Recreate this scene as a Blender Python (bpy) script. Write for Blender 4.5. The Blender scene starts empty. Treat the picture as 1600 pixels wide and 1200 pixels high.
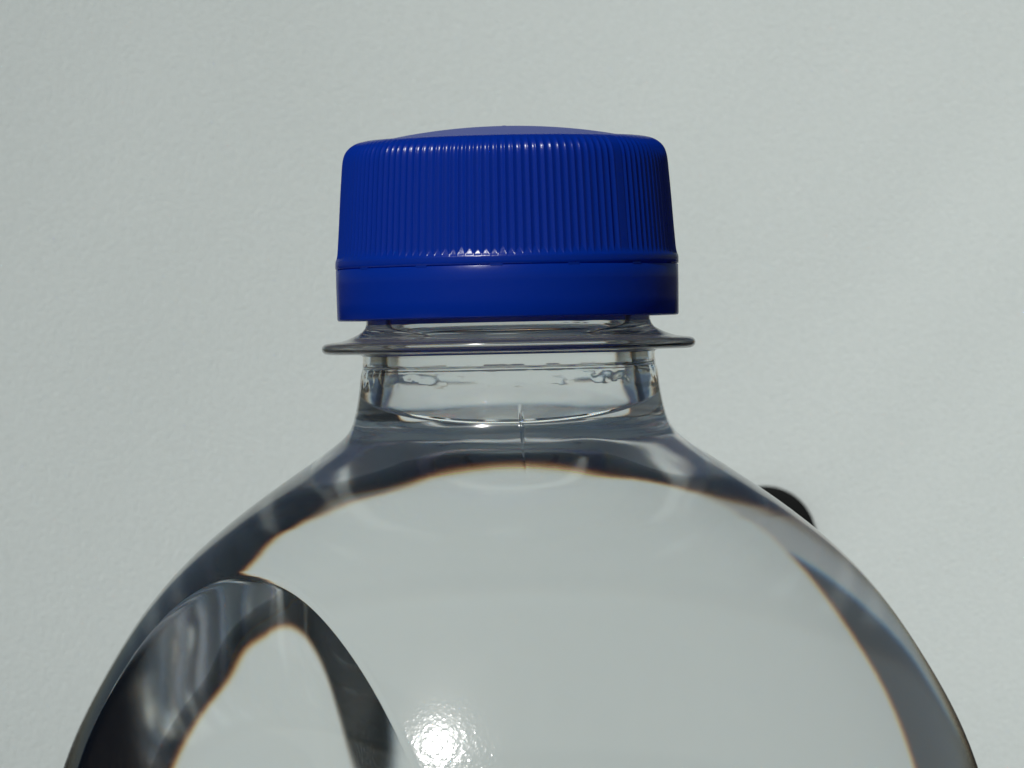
import bpy, bmesh, math, random
from mathutils import Vector, noise

# ---------------------------------------------------------------- camera, sky, sun, exposure
scene = bpy.context.scene
COL = scene.collection
K = 10.0                          # one scene unit is 10 cm
PX = 17900.0 / K                  # photograph pixels per scene unit at the bottle's axis
H = 0.312 * K                         # height of the cap's crown above the table
def Z(y):                         # image row -> height on the axis
    return H - (y - 197.0) / PX
D = 0.45 * K
cam_d = bpy.data.cameras.new("camera")
cam = bpy.data.objects.new("camera", cam_d)
COL.objects.link(cam)
cam_d.sensor_width = 36.0
cam_d.lens = 36.0 * PX * D / 1600.0
cam_d.clip_start = 0.05
cam_d.clip_end = 5000.0
cam.location = (0.0, -D, Z(540))
pitch = -math.atan(60.0 / (PX * D))
cam.rotation_mode = 'QUATERNION'
from mathutils import Quaternion
q = Quaternion((1, 0, 0), math.pi / 2 + pitch)
roll = math.radians(1.2)
cam.rotation_quaternion = q @ Quaternion((0, 0, 1), -roll)
cam_d.shift_x = 4.0 / 1600.0
cam_d.dof.use_dof = True
cam_d.dof.focus_distance = D - 0.012*K
cam_d.dof.aperture_fstop = cam_d.lens*1e-3/(0.0014*K)
scene.camera = cam

SUN_EL = math.radians(46.0)
SUN_AZ = math.radians(25.0)       # to the left of the camera
sdir = Vector((-math.sin(SUN_AZ) * math.cos(SUN_EL), -math.cos(SUN_AZ) * math.cos(SUN_EL), math.sin(SUN_EL)))
sun_d = bpy.data.lights.new("sun", 'SUN')
sun_d.energy = 5.0
sun_d.angle = math.radians(0.5)
sun_d.color = (1.0, 0.98, 0.945)
sun_d.cycles.is_caustics_light = True
sun = bpy.data.objects.new("sun", sun_d)
COL.objects.link(sun)
sun.rotation_euler = sdir.to_track_quat('Z', 'Y').to_euler()
sun.location = sdir * 30

world = bpy.data.worlds.new("World")
scene.world = world
world.use_nodes = True
wn = world.node_tree
wn.nodes.clear()
wo = wn.nodes.new("ShaderNodeOutputWorld")
wb = wn.nodes.new("ShaderNodeBackground")
sky = wn.nodes.new("ShaderNodeTexSky")
sky.sky_type = 'NISHITA'
sky.sun_disc = False
sky.sun_elevation = SUN_EL
sky.sun_rotation = math.pi + SUN_AZ
sky.dust_density = 1.5
wb.inputs['Strength'].default_value = 0.05
wn.links.new(sky.outputs[0], wb.inputs[0])
wn.links.new(wb.outputs[0], wo.inputs[0])

scene.view_settings.view_transform = 'Standard'
scene.view_settings.look = 'None'
scene.view_settings.exposure = -0.93
scene.view_settings.gamma = 1.0
scene.render.engine = 'CYCLES'
cy = scene.cycles
cy.max_bounces = 40
cy.transmission_bounces = 32
cy.glossy_bounces = 16
cy.diffuse_bounces = 4
cy.transparent_max_bounces = 16
cy.caustics_reflective = False
cy.caustics_refractive = True
cy.use_guiding = True             # finds the sunlight that comes through the water
cy.use_surface_guiding = True
cy.guiding_training_samples = 64
cy.blur_glossy = 0.0
cy.sample_clamp_indirect = 40.0
cy.use_denoising = True

# ---------------------------------------------------------------- materials
def new_mat(name):
    m = bpy.data.materials.new(name)
    m.use_nodes = True
    m.node_tree.nodes.clear()
    out = m.node_tree.nodes.new("ShaderNodeOutputMaterial")
    return m, m.node_tree.nodes, m.node_tree.links, out

def glass_mat(name, ior, color):
    m, n, l, out = new_mat(name)
    g = n.new("ShaderNodeBsdfGlass")
    g.inputs['IOR'].default_value = ior
    g.inputs['Roughness'].default_value = 0.0
    g.inputs['Color'].default_value = (*color, 1)
    l.new(g.outputs[0], out.inputs[0])
    return m

def pet_mat(name, color, gloss, haze, peel):
    """Clear PET: Fresnel mix of a glossy skin and refraction; light that leaves it is split a little by colour."""
    m, n, l, out = new_mat(name)
    geo = n.new("ShaderNodeNewGeometry")
    fr = n.new("ShaderNodeFresnel"); fr.inputs['IOR'].default_value = 1.5
    gl = n.new("ShaderNodeBsdfGlossy"); gl.inputs['Color'].default_value = (1, 1, 1, 1)
    gl.inputs['Roughness'].default_value = 0.05         # reflections inside the wall
    gl_out = n.new("ShaderNodeBsdfGlossy"); gl_out.inputs['Color'].default_value = (1, 1, 1, 1)
    gl_out.inputs['Roughness'].default_value = gloss    # the scuffed outer skin
    gm = n.new("ShaderNodeMixShader"); l.new(geo.outputs['Backfacing'], gm.inputs[0])
    l.new(gl_out.outputs[0], gm.inputs[1]); l.new(gl.outputs[0], gm.inputs[2])
    def refr(col, ior):
        r = n.new("ShaderNodeBsdfRefraction")
        r.inputs['Color'].default_value = (*col, 1); r.inputs['IOR'].default_value = ior; r.inputs['Roughness'].default_value = haze
        return r
    plain_r = refr(color, N_PET)
    R, G, B = refr((color[0], 0, 0), N_PET-DISP), refr((0, color[1], 0), N_PET), refr((0, 0, color[2]), N_PET+DISP)
    a1 = n.new("ShaderNodeAddShader"); a2 = n.new("ShaderNodeAddShader")
    l.new(R.outputs[0], a1.inputs[0]); l.new(G.outputs[0], a1.inputs[1]); l.new(a1.outputs[0], a2.inputs[0]); l.new(B.outputs[0], a2.inputs[1])
    mx = n.new("ShaderNodeMixShader"); l.new(geo.outputs['Backfacing'], mx.inputs[0]); l.new(plain_r.outputs[0], mx.inputs[1]); l.new(a2.outputs[0], mx.inputs[2])
    fm = n.new("ShaderNodeMixShader"); l.new(fr.outputs[0], fm.inputs[0]); l.new(mx.outputs[0], fm.inputs[1]); l.new(gm.outputs[0], fm.inputs[2])
    l.new(fm.outputs[0], out.inputs[0])
    if peel:                      # orange peel, stronger low on the body
        tc = n.new("ShaderNodeTexCoord")
        nz = n.new("ShaderNodeTexNoise"); nz.inputs['Scale'].default_value = 2600/K; nz.inputs['Detail'].default_value = 1.0
        l.new(tc.outputs['Object'], nz.inputs['Vector'])
        sx = n.new("ShaderNodeSeparateXYZ"); l.new(tc.outputs['Object'], sx.inputs[0])
        mr = n.new("ShaderNodeMapRange"); mr.inputs[1].default_value = Z(1000); mr.inputs[2].default_value = Z(1180)
        mr.inputs[3].default_value = 0.0; mr.inputs[4].default_value = peel
        l.new(sx.outputs[2], mr.inputs[0])
        pw = n.new("ShaderNodeMath"); pw.operation = 'POWER'; pw.inputs[1].default_value = 3.0
        l.new(nz.outputs['Fac'], pw.inputs[0])
        def bump(k):
            st = n.new("ShaderNodeMath"); st.operation = 'MULTIPLY'; st.inputs[1].default_value = k
            l.new(mr.outputs[0], st.inputs[0])
            bp = n.new("ShaderNodeBump"); bp.inputs['Distance'].default_value = 0.0002*K
            l.new(st.outputs[0], bp.inputs['Strength']); l.new(pw.outputs[0], bp.inputs['Height'])
            return bp.outputs[0]
        b = bump(1.0)
        for sh in (plain_r, R, G, B, fr):
            l.new(b, sh.inputs['Normal'])
        l.new(bump(42.0), gl_out.inputs['Normal'])
    return m

N_PET, N_WATER, DISP = 1.57, 1.333, 0.0050
MAT_PET = pet_mat("pet_plastic", (0.985, 0.992, 0.99), 0.12, 0.08, 0.005)
MAT_RING = pet_mat("pet_ring_plastic", (0.96, 0.965, 0.955), 0.16, 0.07, 0.0)
def scuffed(m, amount):          # scuffed, slightly milky plastic
    n, l = m.node_tree.nodes, m.node_tree.links
    out = [x for x in n if x.type == 'OUTPUT_MATERIAL'][0]
    src = out.inputs[0].links[0].from_socket
    d = n.new('ShaderNodeBsdfDiffuse'); d.inputs['Color'].default_value = (0.55, 0.55, 0.53, 1)
    t = n.new('ShaderNodeBsdfTranslucent'); t.inputs['Color'].default_value = (0.6, 0.6, 0.58, 1)
    a = n.new('ShaderNodeMixShader'); a.inputs[0].default_value = 0.5
    l.new(d.outputs[0], a.inputs[1]); l.new(t.outputs[0], a.inputs[2])
    x = n.new('ShaderNodeMixShader'); x.inputs[0].default_value = amount
    l.new(src, x.inputs[1]); l.new(a.outputs[0], x.inputs[2]); l.new(x.outputs[0], out.inputs[0])
scuffed(MAT_RING, 0.16)
MAT_WATER_SIDE = glass_mat("water_against_plastic", N_WATER / N_PET, (1, 1, 1))
MAT_WATER_TOP = glass_mat("water_surface", N_WATER, (1, 1, 1))

def paper_mat():
    m, n, l, out = new_mat("matte_paper")
    b = n.new("ShaderNodeBsdfPrincipled")
    tc = n.new("ShaderNodeTexCoord")
    nz = n.new("ShaderNodeTexNoise"); nz.inputs['Scale'].default_value = 2600/K; nz.inputs['Detail'].default_value = 3
    nz2 = n.new("ShaderNodeTexNoise"); nz2.inputs['Scale'].default_value = 14/K; nz2.inputs['Detail'].default_value = 2
    l.new(tc.outputs['Object'], nz.inputs['Vector']); l.new(tc.outputs['Object'], nz2.inputs['Vector'])
    bp = n.new("ShaderNodeBump"); bp.inputs['Strength'].default_value = 0.28; bp.inputs['Distance'].default_value = 0.0004*K
    l.new(nz.outputs['Fac'], bp.inputs['Height']); l.new(bp.outputs[0], b.inputs['Normal'])
    # fibres: fine uneven tone of the paper itself
    nf = n.new("ShaderNodeTexNoise"); nf.inputs['Scale'].default_value = 1700/K; nf.inputs['Detail'].default_value = 4; nf.inputs['Roughness'].default_value = 0.7
    l.new(tc.outputs['Object'], nf.inputs['Vector'])
    ad = n.new("ShaderNodeMath"); ad.operation = 'ADD'; l.new(nf.outputs['Fac'], ad.inputs[0])
    sc = n.new("ShaderNodeMath"); sc.operation = 'MULTIPLY'; sc.inputs[1].default_value = 0.5; l.new(nz2.outputs['Fac'], sc.inputs[0]); l.new(sc.outputs[0], ad.inputs[1])
    cr = n.new("ShaderNodeValToRGB")
    cr.color_ramp.elements[0].position = 0.45; cr.color_ramp.elements[0].color = (0.635, 0.700, 0.682, 1)
    cr.color_ramp.elements[1].position = 1.05; cr.color_ramp.elements[1].color = (0.715, 0.782, 0.764, 1)
    l.new(ad.outputs[0], cr.inputs[0]); l.new(cr.outputs[0], b.inputs['Base Color'])
    b.inputs['Roughness'].default_value = 0.75
    b.inputs['Specular IOR Level'].default_value = 0.3
    l.new(b.outputs[0], out.inputs[0])
    return m
MAT_PAPER = paper_mat()

def plain(name, color, rough, spec=0.5, noise_scale=None, sss=0.0):
    m, n, l, out = new_mat(name)
    b = n.new("ShaderNodeBsdfPrincipled")
    b.inputs['Base Color'].default_value = (*color, 1)
    b.inputs['Roughness'].default_value = rough
    b.inputs['Specular IOR Level'].default_value = spec
    if noise_scale:
        tc = n.new("ShaderNodeTexCoord")
        nz = n.new("ShaderNodeTexNoise"); nz.inputs['Scale'].default_value = noise_scale/K; nz.inputs['Detail'].default_value = 4
        l.new(tc.outputs['Object'], nz.inputs['Vector'])
        bp = n.new("ShaderNodeBump"); bp.inputs['Strength'].default_value = 0.25; bp.inputs['Distance'].default_value = 0.00004*K
        l.new(nz.outputs['Fac'], bp.inputs['Height']); l.new(bp.outputs[0], b.inputs['Normal'])
    if sss:
        b.inputs['Subsurface Weight'].default_value = sss
        b.inputs['Subsurface Radius'].default_value = (0.2, 0.4, 1.0)
        b.inputs['Subsurface Scale'].default_value = 0.002*K
    l.new(b.outputs[0], out.inputs[0])
    return m
BLUE = (0.0003, 0.037, 0.40)
MAT_CAP = plain("blue_cap_plastic", BLUE, 0.24, 0.5, 5200)
MAT_BAND = plain("blue_band_plastic", BLUE, 0.22, 0.5, 1200)
MAT_DOME = plain("matte_blue_cap_plastic", (0.09, 0.12, 0.34), 0.7, 0.5, 6000)  # base colour lightened to carry the dome's grazing sheen
def translucent(m, col, amount):  # thin plastic that lets some sunlight through
    n, l = m.node_tree.nodes, m.node_tree.links
    out = [x for x in n if x.type == 'OUTPUT_MATERIAL'][0]
    src = out.inputs[0].links[0].from_socket
    t = n.new('ShaderNodeBsdfTranslucent'); t.inputs['Color'].default_value = (*col, 1)
    x = n.new('ShaderNodeMixShader'); x.inputs[0].default_value = amount
    l.new(src, x.inputs[1]); l.new(t.outputs[0], x.inputs[2]); l.new(x.outputs[0], out.inputs[0])
for m in (MAT_CAP, MAT_BAND):
    translucent(m, (0.01, 0.13, 0.85), 0.38)
MAT_DISK = plain("dark_matte", (0.008, 0.009, 0.009), 0.8, 0.15, 900)
MAT_GREY_BLOCK = plain("added_block_grey", (0.10, 0.112, 0.11), 0.8, 0.25, 300)  # for the unseen block added behind, grey for the bottle's right band
MAT_TABLE = plain("dark_soil", (0.013, 0.016, 0.015), 0.9, 0.15, 200)
BLOCK_X1, SLAB_X0, SLAB_Y1 = 0.08, -0.80, 0.31
MAT_SLAB = plain("added_slab_pale", (0.46, 0.49, 0.47), 0.8, 0.25, 300)  # for the unseen slab added underneath, pale to lighten the refracted shoulder

# ---------------------------------------------------------------- helpers
def make(name, verts, faces, mats, parent=None, normals=None, mat_idx=None, smooth=True):
    me = bpy.data.meshes.new(name)
    me.from_pydata(verts, [], faces)
    for m in (mats if isinstance(mats, (list, tuple)) else [mats]):
        me.materials.append(m)
    me.polygons.foreach_set("use_smooth", [smooth] * len(me.polygons))
    if mat_idx is not None:
        me.polygons.foreach_set("material_index", mat_idx)
    me.update()
    if normals is not None:
        me.normals_split_custom_set_from_vertices(normals)
    o = bpy.data.objects.new(name, me)
    COL.objects.link(o)
    if parent is not None:
        o.parent = parent
    return o

def interp(tab, x):
    if x <= tab[0][0]: return tab[0][1]
    for i in range(len(tab) - 1):
        (x0, y0), (x1, y1) = tab[i], tab[i + 1]
        if x <= x1:
            return y0 + (y1 - y0) * (x - x0) / (x1 - x0)
    return tab[-1][1]

class Spline:                     # monotone cubic through (row, radius) pairs
    def __init__(self, pts):
        self.x = [p[0] for p in pts]; self.y = [p[1] for p in pts]
        n = len(pts)
        d = [(self.y[i+1]-self.y[i])/(self.x[i+1]-self.x[i]) for i in range(n-1)]
        m = [d[0]] + [0.0]*(n-2) + [d[-1]]
        for i in range(1, n-1):
            if d[i-1]*d[i] > 0:
                w1 = 2*(self.x[i+1]-self.x[i]) + (self.x[i]-self.x[i-1])
                w2 = (self.x[i+1]-self.x[i]) + 2*(self.x[i]-self.x[i-1])
                m[i] = (w1+w2)/(w1/d[i-1]+w2/d[i])
        self.m = m
    def __call__(self, t):
        x, y, m = self.x, self.y, self.m
        if t <= x[0]: return y[0]
        if t >= x[-1]: return y[-1]
        import bisect
        i = bisect.bisect_right(x, t) - 1
        h = x[i+1]-x[i]; s = (t-x[i])/h
        return (y[i]*(1+2*s)*(1-s)**2 + m[i]*h*s*(1-s)**2 + y[i+1]*s*s*(3-2*s) + m[i+1]*h*s*s*(s-1))

def lathe(name, prof, seg, mats, parent=None, flip=False, closed=False, smooth=True, ang=None):
    """prof: list of (r, z) in metres; outward normals when it runs from bottom to top."""
    verts, faces = [], []
    n = len(prof)
    ring = []
    for r, z in prof:
        if r < 1e-7:
            ring.append([len(verts)]); verts.append((0, 0, z))
        else:
            s = len(verts)
            for k in range(seg):
                a = ang[k] if ang else 2*math.pi*k/seg
                verts.append((r*math.cos(a), r*math.sin(a), z))
            ring.append(list(range(s, s+seg)))
    pairs = list(zip(range(n-1), range(1, n)))
    if closed: pairs.append((n-1, 0))
    for i, j in pairs:
        A, B = ring[i], ring[j]
        for k in range(seg):
            k2 = (k+1) % seg
            if len(A) == 1 and len(B) == 1: continue
            if len(A) == 1: f = (A[0], B[k2], B[k])
            elif len(B) == 1: f = (A[k], A[k2], B[0])
            else: f = (A[k], A[k2], B[k2], B[k])
            faces.append(f[::-1] if flip else f)
    return make(name, verts, faces, mats, parent, smooth=smooth)

def root(name, label, cat, loc=(0, 0, 0)):
    o = bpy.data.objects.new(name, None)
    o.empty_display_size = 0.02
    COL.objects.link(o); o.location = loc
    o['label'] = label; o['category'] = cat
    return o

def smoothstep(a, b, x):
    t = min(1.0, max(0.0, (x-a)/(b-a)))
    return t*t*(3-2*t)

# ---------------------------------------------------------------- setting: table and paper
def table():
    s = 40.0*K
    o = make("ground", [(-s, -s, -0.02*K), (s, -s, -0.02*K), (s, s, -0.02*K), (-s, s, -0.02*K)], [(0, 1, 2, 3)], MAT_TABLE, smooth=False)
    o['kind'] = 'structure'
    def block(name, x0, x1, y0, y1, z0, z1, mat):
        b = 0.004*K
        vs = [(x0, y0, z0), (x1, y0, z0), (x1, y1, z0), (x0, y1, z0),
              (x0, y0, z1-b), (x1, y0, z1-b), (x1, y1, z1-b), (x0, y1, z1-b),
              (x0+b, y0+b, z1), (x1-b, y0+b, z1), (x1-b, y1-b, z1), (x0+b, y1-b, z1)]
        fs = [(8, 9, 10, 11)]
        for k in range(4):
            k2 = (k+1) % 4
            fs += [(k, k2, k2+4, k+4), (k+4, k2+4, k2+8, k+8)]
        p = make(name, vs, fs, mat, smooth=False)
        p['kind'] = 'structure'
    # both added out of view, to set the tones refracted in the bottle
    block("added_grey_block", -1.6*K, BLOCK_X1*K, SLAB_Y1*K+0.004*K, 1.6*K, -0.05*K, -0.001*K, MAT_GREY_BLOCK)
    block("added_pale_slab", SLAB_X0*K, BLOCK_X1*K, -0.5*K, SLAB_Y1*K, -0.05*K, 0.0, MAT_SLAB)
table()

PAPER_TILT, PAPER_FOOT, PAPER_BEND = 0.08, 3250.0, 1390.0
def paper_depth(y):               # how far behind the bottle's axis the sheet is, both in photograph pixels
    t = (PAPER_BEND-y)/90.0
    return PAPER_FOOT + PAPER_TILT*90.0*(math.log1p(math.exp(t)) if t < 30 else t)
CREASES = [(960, 700, 0.75, 85, 0.00020), (1050, 60, 0.6, 110, 0.00022), (760, 380, 0.9, 150, 0.00022), (560, -180, 0.5, 130, -0.0002), (-820, 300, 0.4, 200, -0.00025), (-500, 900, -0.7, 160, 0.0002)]
CURL = 1300.0                     # radius of the bend where the sheet turns up from the floor
def paper():
    # one long sheet: it lies under the bottle, turns up behind it and stands as the background
    X0, X1, nx = -0.0745*K, 0.0660*K, 116
    floor = 197+H*PX-0.25*PX*K/1000
    path = [(d, floor) for d in range(-1500, int(PAPER_FOOT-CURL), 110)]
    for k in range(0, 15):
        a = k/14*math.pi/2
        path.append((PAPER_FOOT-CURL+CURL*math.sin(a), floor-CURL*(1-math.cos(a))))
    y = floor-CURL-60
    while y > -1500:
        path.append((paper_depth(y), y))
        y -= 60 if y > 1700 else 22
    rows = path
    verts, faces = [], []
    for d, y in path:
        up = smoothstep(0, CURL*1.2, floor-y)
        for i in range(nx+1):
            x = X0 + (X1-X0)*i/nx
            n = 0.0016*K*noise.noise(Vector((x*7/K, d/PX*6/K, Z(y)*6/K+3.1)))
            for cx, cyy, ang, w, a in CREASES:   # faint creases
                u = ((x*PX-cx)*math.cos(ang) + (y-cyy)*math.sin(ang))/w
                v = (-(x*PX-cx)*math.sin(ang) + (y-cyy)*math.cos(ang))/900
                n += a*K*math.exp(-u*u-v*v)
            verts.append((x, (d-1.15e-4*(x*PX)**2*up)/PX+n*0.45*up, Z(y)-n*0.9*up))
    nz = len(rows)-1
    for j in range(nz):
        for i in range(nx):
            a = j*(nx+1)+i
            faces.append((a, a+1, a+nx+2, a+nx+1))
    nv = len(verts)
    # back face and rim: the sheet has a thickness
    verts += [(x, y+0.0002*K*smoothstep(0.0002*K, 0.05*K, z), z-0.00015*K) for x, y, z in verts]
    faces += [tuple(v+nv for v in f[::-1]) for f in faces]
    rim = [i for i in range(nx+1)] + [j*(nx+1)+nx for j in range(1, nz+1)] + [nz*(nx+1)+i for i in range(nx-1, -1, -1)] + [j*(nx+1) for j in range(nz-1, 0, -1)]
    for k in range(len(rim)):
        a, b = rim[k], rim[(k+1) % len(rim)]
        faces.append((b, a, a+nv, b+nv))
    o = make("paper_sheet", verts, faces, MAT_PAPER)
    o['label'] = "white matte paper sheet lying under the water bottle and rising behind it"
    o['category'] = "paper"
    return o
paper()

def disk():
    # small dark disc on the sheet, seen just over the bottle's right shoulder
    d = (paper_depth(860) - 1.15e-4*545**2)/PX - 0.0042*K
    p = (8055.0+d*PX)/8055.0
    x, z = 395*p/PX, Z(540+310*p)
    prof = [(0, 0), (0.0060, 0), (0.0063, 0.0003), (0.0063, 0.0010), (0.0061, 0.0014), (0.0054, 0.0016), (0, 0.0017)]
    o = lathe("dark_disk", [(r*K, h*K) for r, h in prof], 64, MAT_DISK)
    o.location = (x, d+0.003*K, z)
    o.rotation_euler = (math.pi/2 - math.atan(PAPER_TILT), 0, 0)
    o['label'] = "small dark round knob on the white paper, mostly hidden behind the bottle's right shoulder"
    o['category'] = "disk"
disk()

# ---------------------------------------------------------------- the bottle
bottle = root("water_bottle", "clear plastic water bottle with a ribbed blue screw cap, filled up to its neck", "bottle")

PROFILE = Spline([(500, 222), (508, 223)] + [(553, 228), (572, 229), (580, 232), (600, 234), (620, 237), (640, 241), (660, 247), (675, 256), (688, 270),
     (704, 292), (722, 319), (742, 349), (762, 378), (785, 412), (803, 436), (824, 462), (854, 498), (890, 533),
     (920, 560), (978, 602), (1032, 635), (1090, 668), (1144, 694), (1198, 714), (1260, 731), (1340, 744), (1450, 750), (5600, 750)])
_out = {}
def OUT(y):                       # the measured outline, faired so that the curvature runs smoothly
    key = round(y, 3)
    if key not in _out:
        s = min(34.0, max(1.0, (y-655)*0.22))
        if y > 1500: s = 34.0
        w = [math.exp(-0.5*(k/3)**2) for k in range(-7, 8)]
        _out[key] = sum(wk*PROFILE(y+k*s/3) for wk, k in zip(w, range(-7, 8)))/sum(w)
    return _out[key]
THICK = Spline([(240, 38), (560, 38), (600, 35), (640, 30), (680, 23), (720, 15), (780, 10), (860, 7), (5600, 7)])

# oval grip dents pressed into the shoulder: one at the front left, its twin opposite
DENT_AZ = [math.radians(-38.8)]      # azimuth from the camera side, positive to the right
DENT_Y0, DENT_A, DENT_B, DENT_DEPTH = 1262.0, 30.7, 381.0, 228.0
DENT_SKEW, DENT_P = 10.3, 2.34
def dent_uv(th, y):
    best = 9.0
    for az in DENT_AZ:
        c = az - math.pi/2                              # camera side is -Y
        d = (th - c + math.pi) % (2*math.pi) - math.pi
        v = (y-DENT_Y0)/DENT_B; u = (math.degrees(d)-DENT_SKEW*v)/DENT_A
        rho = (abs(u)**DENT_P+abs(v)**DENT_P)**(1/DENT_P) if abs(u) < 1.5 and abs(v) < 1.5 else 9.0
        best = min(best, rho)
    return best
EDGE = 0.022
def dent(th, y):
    rho = dent_uv(th, y)
    if rho > 1+EDGE: return 0.0
    # a bowl that meets the shoulder along a tight rounded rim
    if rho > 1-EDGE:
        t = (1+EDGE-rho)/(2*EDGE)
        return DENT_DEPTH*(2*EDGE-EDGE*EDGE)*t*t
    return DENT_DEPTH*(1-rho*rho)
def Rout(th, y):
    r = OUT(y) - dent(th, y)
    if 632 < y < 748:             # short parting line left by the mould at the foot of the neck
        d = math.degrees((th-(math.radians(4.0)-math.pi/2)+math.pi) % (2*math.pi)-math.pi)
        if abs(d) < 2.5:
            r += 2.2*math.exp(-(d/0.6)**2)*smoothstep(632, 660, y)*(1-smoothstep(700, 746, y))
    if 660 < y < 800:             # slightly uneven where the neck was blown out into the shoulder
        p = Vector((math.cos(th)*4.2+1.3, math.sin(th)*4.2, y*0.028))
        r += 1.5*smoothstep(660, 690, y)*(1-smoothstep(715, 800, y))*noise.noise(p)
    return r/PX
def Rin(th, y):
    t = THICK(y)
    if 562 < y < 612:             # uneven wet film left on the neck's inner wall
        p = Vector((math.cos(th)*9, math.sin(th)*9, y*0.055))
        t += 0.75*smoothstep(562, 575, y)*(1-smoothstep(598, 612, y))*max(0.0, noise.noise(p)-0.02)
    if 640 < y < 900:             # the wall is uneven where the neck was blown out into the shoulder
        p = Vector((math.cos(th)*3.2+4.7, math.sin(th)*3.2, y*0.03))
        t += 3.0*smoothstep(640, 690, y)*(1-smoothstep(760, 900, y))*noise.noise(p)
    return Rout(th, y) - t/PX

def surf_normal(R, th, y, e=0.6):
    def P(t, yy):
        r = R(t, yy); return Vector((r*math.cos(t), r*math.sin(t), Z(yy)))
    dt = P(th+0.0015, y) - P(th-0.0015, y)
    dz = P(th, y-e) - P(th, y+e)
    return dt.cross(dz).normalized()

def ring_angles():
    a, out = -180.0, []
    while a < 179.999:
        out.append(math.radians(a-90.0))
        a += 0.25 if (-80 <= a < -4 or 2 <= a < 6) else 0.5
    return out
ANG = ring_angles()
SEG = len(ANG)
def grid_surface(R, rows, inward=False, seg=SEG):
    """Points of the surface of revolution on every row (top to bottom), with exact normals."""
    verts, norms = [], []
    for y in rows:
        for k in range(seg):
            th = ANG[k]
            r = R(th, y)
            verts.append((r*math.cos(th), r*math.sin(th), Z(y)))
            n = surf_normal(R, th, y)
            norms.append(-n if inward else n)
    faces = []
    for j in range(len(rows)-1):
        for k in range(seg):
            k2 = (k+1) % seg
            f = (j*seg+k, (j+1)*seg+k, (j+1)*seg+k2, j*seg+k2)
            faces.append(f[::-1] if inward else f)
    return verts, norms, faces

def frange(a, b, s):
    n = max(1, round((b-a)/s))
    return [a+(b-a)*i/n for i in range(n+1)]

# the bottle leans back a little, so the level water stands at a slant to its axis
CONTACT_Y, SLANT, RISE, CAPIL = 617.0, math.tan(math.radians(10.5)), 20.0, 26.0
def contact(th):                  # row of the water line round the neck
    return CONTACT_Y - 204.0*SLANT*math.sin(th)
def plane_z(x, y):                # the level water away from the wall
    return Z(CONTACT_Y+RISE) + y*SLANT
OUT_ROWS = frange(553, 760, 4) + frange(760, 1300, 4)[1:] + frange(1300, 1960, 15)[1:] + frange(1960, 5560, 300)[1:]

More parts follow.
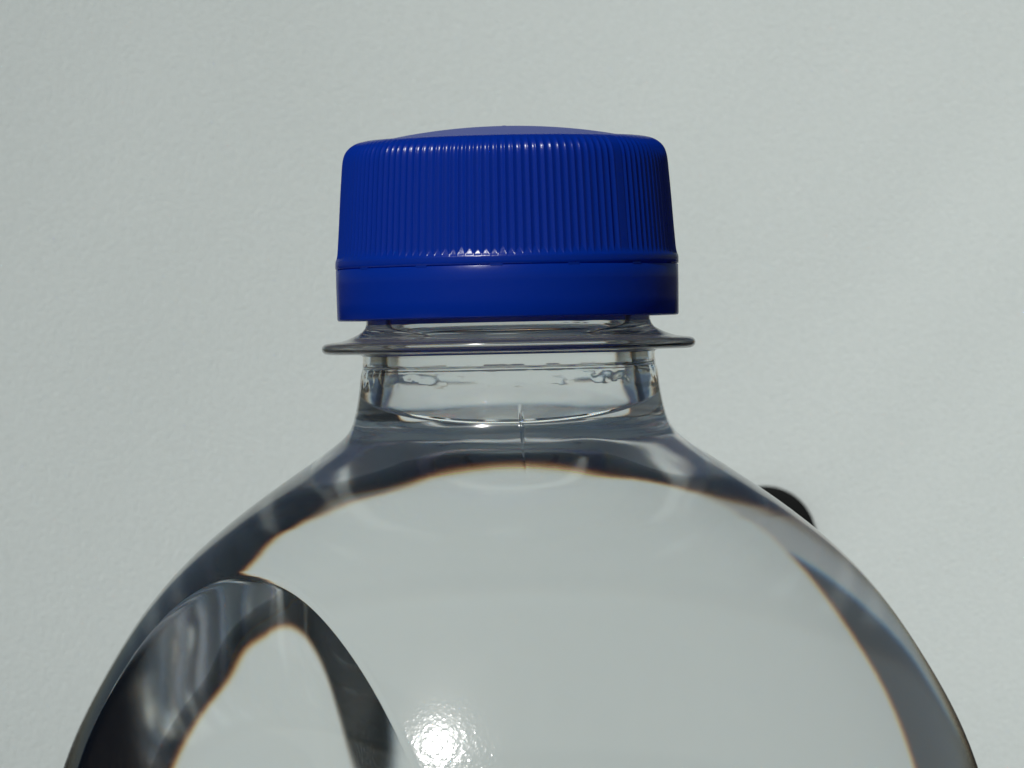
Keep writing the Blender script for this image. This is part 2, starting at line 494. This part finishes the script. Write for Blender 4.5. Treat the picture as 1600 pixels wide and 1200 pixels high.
def build_body():
    verts, norms, faces = grid_surface(Rout, OUT_ROWS)
    seg = SEG
    inside_f, outside_f = [], []
    for f in faces:
        cx = sum(verts[i][0] for i in f)/4; cyy = sum(verts[i][1] for i in f)/4; cz = sum(verts[i][2] for i in f)/4
        th = math.atan2(cyy, cx); y = 197 + (H-cz)*PX
        (inside_f if dent_uv(th, y) < 1.0 else outside_f).append(f)
    def add_ring_profile(prof, verts, norms, faces, flip):
        rings = []
        m = len(prof)
        for i, (r, z) in enumerate(prof):
            r0, z0 = prof[max(0, i-1)]; r1, z1 = prof[min(m-1, i+1)]
            d = Vector((r1-r0, z1-z0)).normalized()
            nr, nz = (-d.y, d.x)       # left normal of the running direction
            if flip: nr, nz = -nr, -nz
            s = len(verts)
            if r < 1e-7:
                verts.append((0, 0, z)); norms.append(Vector((0, 0, nz))); rings.append([s]); continue
            for k in range(seg):
                th = ANG[k]
                verts.append((r*math.cos(th), r*math.sin(th), z))
                norms.append(Vector((nr*math.cos(th), nr*math.sin(th), nz)))
            rings.append(list(range(s, s+seg)))
        for A, B in zip(rings[:-1], rings[1:]):
            for k in range(seg):
                k2 = (k+1) % seg
                if len(B) == 1: f = (A[k], B[0], A[k2])
                elif len(A) == 1: f = (A[0], B[k], B[k2])
                else: f = (A[k], B[k], B[k2], A[k2])
                if flip: f = f[::-1]
                faces.append(f)
    out_faces = list(outside_f)
    # neck finish above the ring, lip, and the dry inside of the neck down to the water line
    zt = Z(246)
    rt = OUT(500)/PX
    inner = [(Rin(0, y), Z(y)) for y in frange(262, 560, 6)]
    lip = [(rt-0.0004*K, zt-0.0001*K), (rt-0.0012*K, zt+0.0002*K), (Rin(0, 262)+0.0006*K, zt+0.0001*K), (Rin(0, 262)+0.0001*K, zt-0.0004*K)]
    outer_neck = [(rt, Z(y)) for y in frange(504, 256, 14)] + [(rt, zt-0.0005*K)]
    prof = outer_neck + lip + inner
    # runs upward outside, over the lip and down inside: outward normal is to the right of travel
    add_ring_profile(prof, verts, norms, out_faces, True)
    # dry inside of the neck, from below the ring down to the slanting water line
    nr, base_i = 24, len(verts)
    for j in range(nr+1):
        for k in range(seg):
            th = ANG[k]; y = 560+(contact(th)-560)*j/nr
            r = Rin(th, y)
            verts.append((r*math.cos(th), r*math.sin(th), Z(y))); norms.append(-surf_normal(Rin, th, y))
    for j in range(nr):
        for k in range(seg):
            k2 = (k+1) % seg
            out_faces.append((base_i+j*seg+k, base_i+j*seg+k2, base_i+(j+1)*seg+k2, base_i+(j+1)*seg+k))
    # base: heel and punt
    R0 = 750/PX
    yb = OUT_ROWS[-1]
    base = [(R0, Z(yb))]
    zb = Z(yb)
    for i in range(1, 9):
        a = i/8*math.pi/2
        base.append((R0-zb*1.0*(1-math.cos(a)), zb-zb*math.sin(a)+0.0003*K))
    base += [(R0-zb-0.004*K, 0.0006*K), (R0*0.45, 0.006*K), (0, 0.009*K)]
    add_ring_profile(base, verts, norms, out_faces, False)
    def compact(fs):
        used = {}
        vv, nn, ff = [], [], []
        for f in fs:
            g = []
            for i in f:
                if i not in used:
                    used[i] = len(vv); vv.append(verts[i]); nn.append(norms[i])
                g.append(used[i])
            ff.append(tuple(g))
        return vv, nn, ff
    v, n, f = compact(out_faces)
    body = make("bottle_body", v, f, MAT_PET, bottle, normals=n)
    front = [f for f in inside_f if verts[f[0]][1] < 0]
    back = [f for f in inside_f if verts[f[0]][1] >= 0]
    for fs in (front, back):
        v, n, f = compact(fs)
        d = make("oval_dent", v, f, MAT_PET, body, normals=n)
        d.cycles.is_caustics_caster = False
    body.cycles.is_caustics_caster = False
    # transfer ring: the outer surface between neck finish and neck
    rr = 292/PX
    ring = []
    for y, r in [(504, 222), (509, 224), (514, 228), (518, 234), (522, 242), (526, 252), (529, 262), (530.5, 274), (531.5, 283), (533, 288), (536, 291),
                 (540, 292), (544, 291), (547, 288), (548.8, 283), (549.5, 272), (549.8, 255), (550, 240), (550.4, 233), (551.4, 229.5), (553, 228)]:
        ring.append((r/PX, Z(y)))
    rg = lathe("neck_ring", ring[::-1], SEG, MAT_RING, body, ang=ANG)
    rg.cycles.is_caustics_caster = False
    return body
body = build_body()

def build_water():
    low = [y for y in OUT_ROWS if y > 700]
    seg = SEG
    verts, norms, faces = [], [], []
    for j in range(25):
        for k in range(seg):
            th = ANG[k]; y = contact(th)+(700-contact(th))*j/24
            r = Rin(th, y)
            verts.append((r*math.cos(th), r*math.sin(th), Z(y))); norms.append(surf_normal(Rin, th, y))
    v2, n2, f2 = grid_surface(Rin, low)
    verts += v2; norms += n2
    for j in range(24+len(low)):
        for k in range(seg):
            k2 = (k+1) % seg
            faces.append((j*seg+k, (j+1)*seg+k, (j+1)*seg+k2, j*seg+k2))
    midx = [0]*len(faces)
    c = len(verts)
    verts.append((0, 0, 0.0095*K)); norms.append(Vector((0, 0, -1)))
    last = (24+len(low))*seg
    for k in range(seg):
        faces.append((last+k, c, last+(k+1) % seg)); midx.append(0)
    # free surface with its meniscus
    cap, hz = CAPIL/PX, RISE/PX
    ds = [0, 1.5, 3, 5, 7, 9.5, 12, 15, 18, 22, 27, 33, 40, 48, 58, 70, 85, 105, 130, 160, 190]
    rings = []
    for dpx in ds:
        s0 = len(verts)
        for k in range(seg):
            th = ANG[k]
            r = Rin(th, contact(th)) - dpx/PX
            e = math.exp(-dpx/CAPIL)
            x, y = r*math.cos(th), r*math.sin(th)
            z = plane_z(x, y) + hz*e
            if dpx == 0: z = Z(contact(th))
            g = hz/cap*e
            verts.append((x, y, z)); norms.append(Vector((-g*math.cos(th), -g*math.sin(th)-SLANT, 1)).normalized())
        rings.append(list(range(s0, s0+seg)))
    verts.append((0, 0, plane_z(0, 0))); norms.append(Vector((0, -SLANT, 1)).normalized()); rings.append([len(verts)-1])
    for A, B in zip(rings[:-1], rings[1:]):
        for k in range(seg):
            k2 = (k+1) % seg
            faces.append((A[k], A[k2], B[0]) if len(B) == 1 else (A[k], A[k2], B[k2], B[k])); midx.append(1)
    w = make("water", verts, faces, [MAT_WATER_SIDE, MAT_WATER_TOP], bottle, normals=norms, mat_idx=midx)
    return w
build_water()

# ---------------------------------------------------------------- the cap
def build_cap():
    NR, SUB = 132, 12
    seg = NR*SUB
    # skirt radius by row; concave flutes are cut into it between sharp little ridges
    skirt = Spline([(218, 214), (218.3, 221), (220, 229), (223, 236), (227, 242), (232, 247), (238, 250.5), (246, 253), (256, 254.5), (275, 256), (300, 258),
                    (330, 260), (360, 262), (380, 263.5), (392, 264.5), (400, 266.0), (404, 267.6), (407, 268)])
    rows = [218, 218.3, 220, 221.5, 223, 225, 227, 229.5, 232, 235, 238, 242, 246, 251, 256, 265, 275, 288, 300, 315, 330, 345, 360, 370] + frange(377, 406, 1.4) + [407, 411]
    prof = [(221.5, 203), (219.2, 208)] + [(y, skirt(y)) for y in rows] + [(415.4, 268), (416.0, 267.4), (416.2, 262)]
    verts, faces = [], []
    rnd = random.Random(4)
    AMP = 2.7
    jit = [rnd.uniform(0.8, 1.1) for _ in range(NR)]
    end = [rnd.uniform(-1.2, 1.2) for _ in range(NR)]
    gap = math.radians(43.5)      # one plain strip without flutes, as on the photographed cap
    for y, r in prof:
        for k in range(seg):
            th = 2*math.pi*k/seg
            i = k//SUB; f = (k % SUB)/SUB
            u = 2*f-1
            cut = AMP*jit[i]*(1-abs(u)**1.6)
            d = (th-(gap-math.pi/2)+math.pi) % (2*math.pi)-math.pi
            if abs(d) < math.radians(1.7): cut = 1.6
            cut = min(cut, max(0.0, (y-219.5)*0.28), max(0.0, (403.0+end[i]-y)*0.21))
            rr = (r-cut)/PX
            verts.append((rr*math.cos(th), rr*math.sin(th), Z(y)))
    for j in range(len(prof)-1):
        for k in range(seg):
            k2 = (k+1) % seg
            faces.append((j*seg+k, (j+1)*seg+k, (j+1)*seg+k2, j*seg+k2))
    # inside of the cap
    n0 = len(verts)
    s2 = seg
    inner = [(416.2, 250), (300, 247), (232, 244), (232, 0)]
    for y, r in inner[:-1]:
        for k in range(s2):
            th = 2*math.pi*k/s2
            verts.append((r/PX*math.cos(th), r/PX*math.sin(th), Z(y)))
    last = (len(prof)-1)*seg
    for k in range(seg):
        k2 = (k+1) % seg
        faces.append((last+k, n0+k, n0+k2, last+k2))
    for j in range(2):
        for k in range(seg):
            k2 = (k+1) % seg
            faces.append((n0+j*seg+k, n0+(j+1)*seg+k, n0+(j+1)*seg+k2, n0+j*seg+k2))
    c = len(verts); verts.append((0, 0, Z(232)))
    for k in range(seg):
        faces.append((n0+2*seg+k, c, n0+2*seg+(k+1) % seg))
    cap = make("cap", verts, faces, MAT_CAP, bottle)
    # crown: a shallow matt dome with the moulding mark at its centre
    dome = []
    for i in range(0, 25):
        r = 206*(1-i/24)
        y = 220.6 - 23.0*(1-(r/206)**2)**0.95
        if r < 9: y -= 1.6*(1-(r/9)**2)
        dome.append((r/PX, Z(y)))
    lathe("crown", dome, 160, MAT_DOME, cap)
    # tamper band below the tear line
    band = [(417.2, 255), (417.0, 264), (417.2, 266.6), (418.2, 267.4), (440, 267.4), (470, 267), (494, 266.6), (496.5, 265.5), (497, 263), (496.5, 252), (488, 247), (440, 247), (417.2, 247)]
    lathe("tamper_band", [(r/PX, Z(y)) for y, r in band][::-1], 320, MAT_BAND, cap, closed=True)
    # bridges that still hold the band
    for i in range(14):
        th = -math.pi/2 + math.radians(48 + i*360/14)
        bm_v, w = [], math.radians(2.0)
        for y in (415.2, 418.4):
            for rr in (256, 267.9):
                for s in (-1, 1):
                    bm_v.append((rr/PX*math.cos(th+s*w), rr/PX*math.sin(th+s*w), Z(y)))
        fs = [(0, 1, 3, 2), (4, 6, 7, 5), (2, 3, 7, 6), (0, 4, 5, 1), (0, 2, 6, 4), (1, 5, 7, 3)]
        make("bridge", bm_v, fs, MAT_BAND, cap, smooth=False)
build_cap()
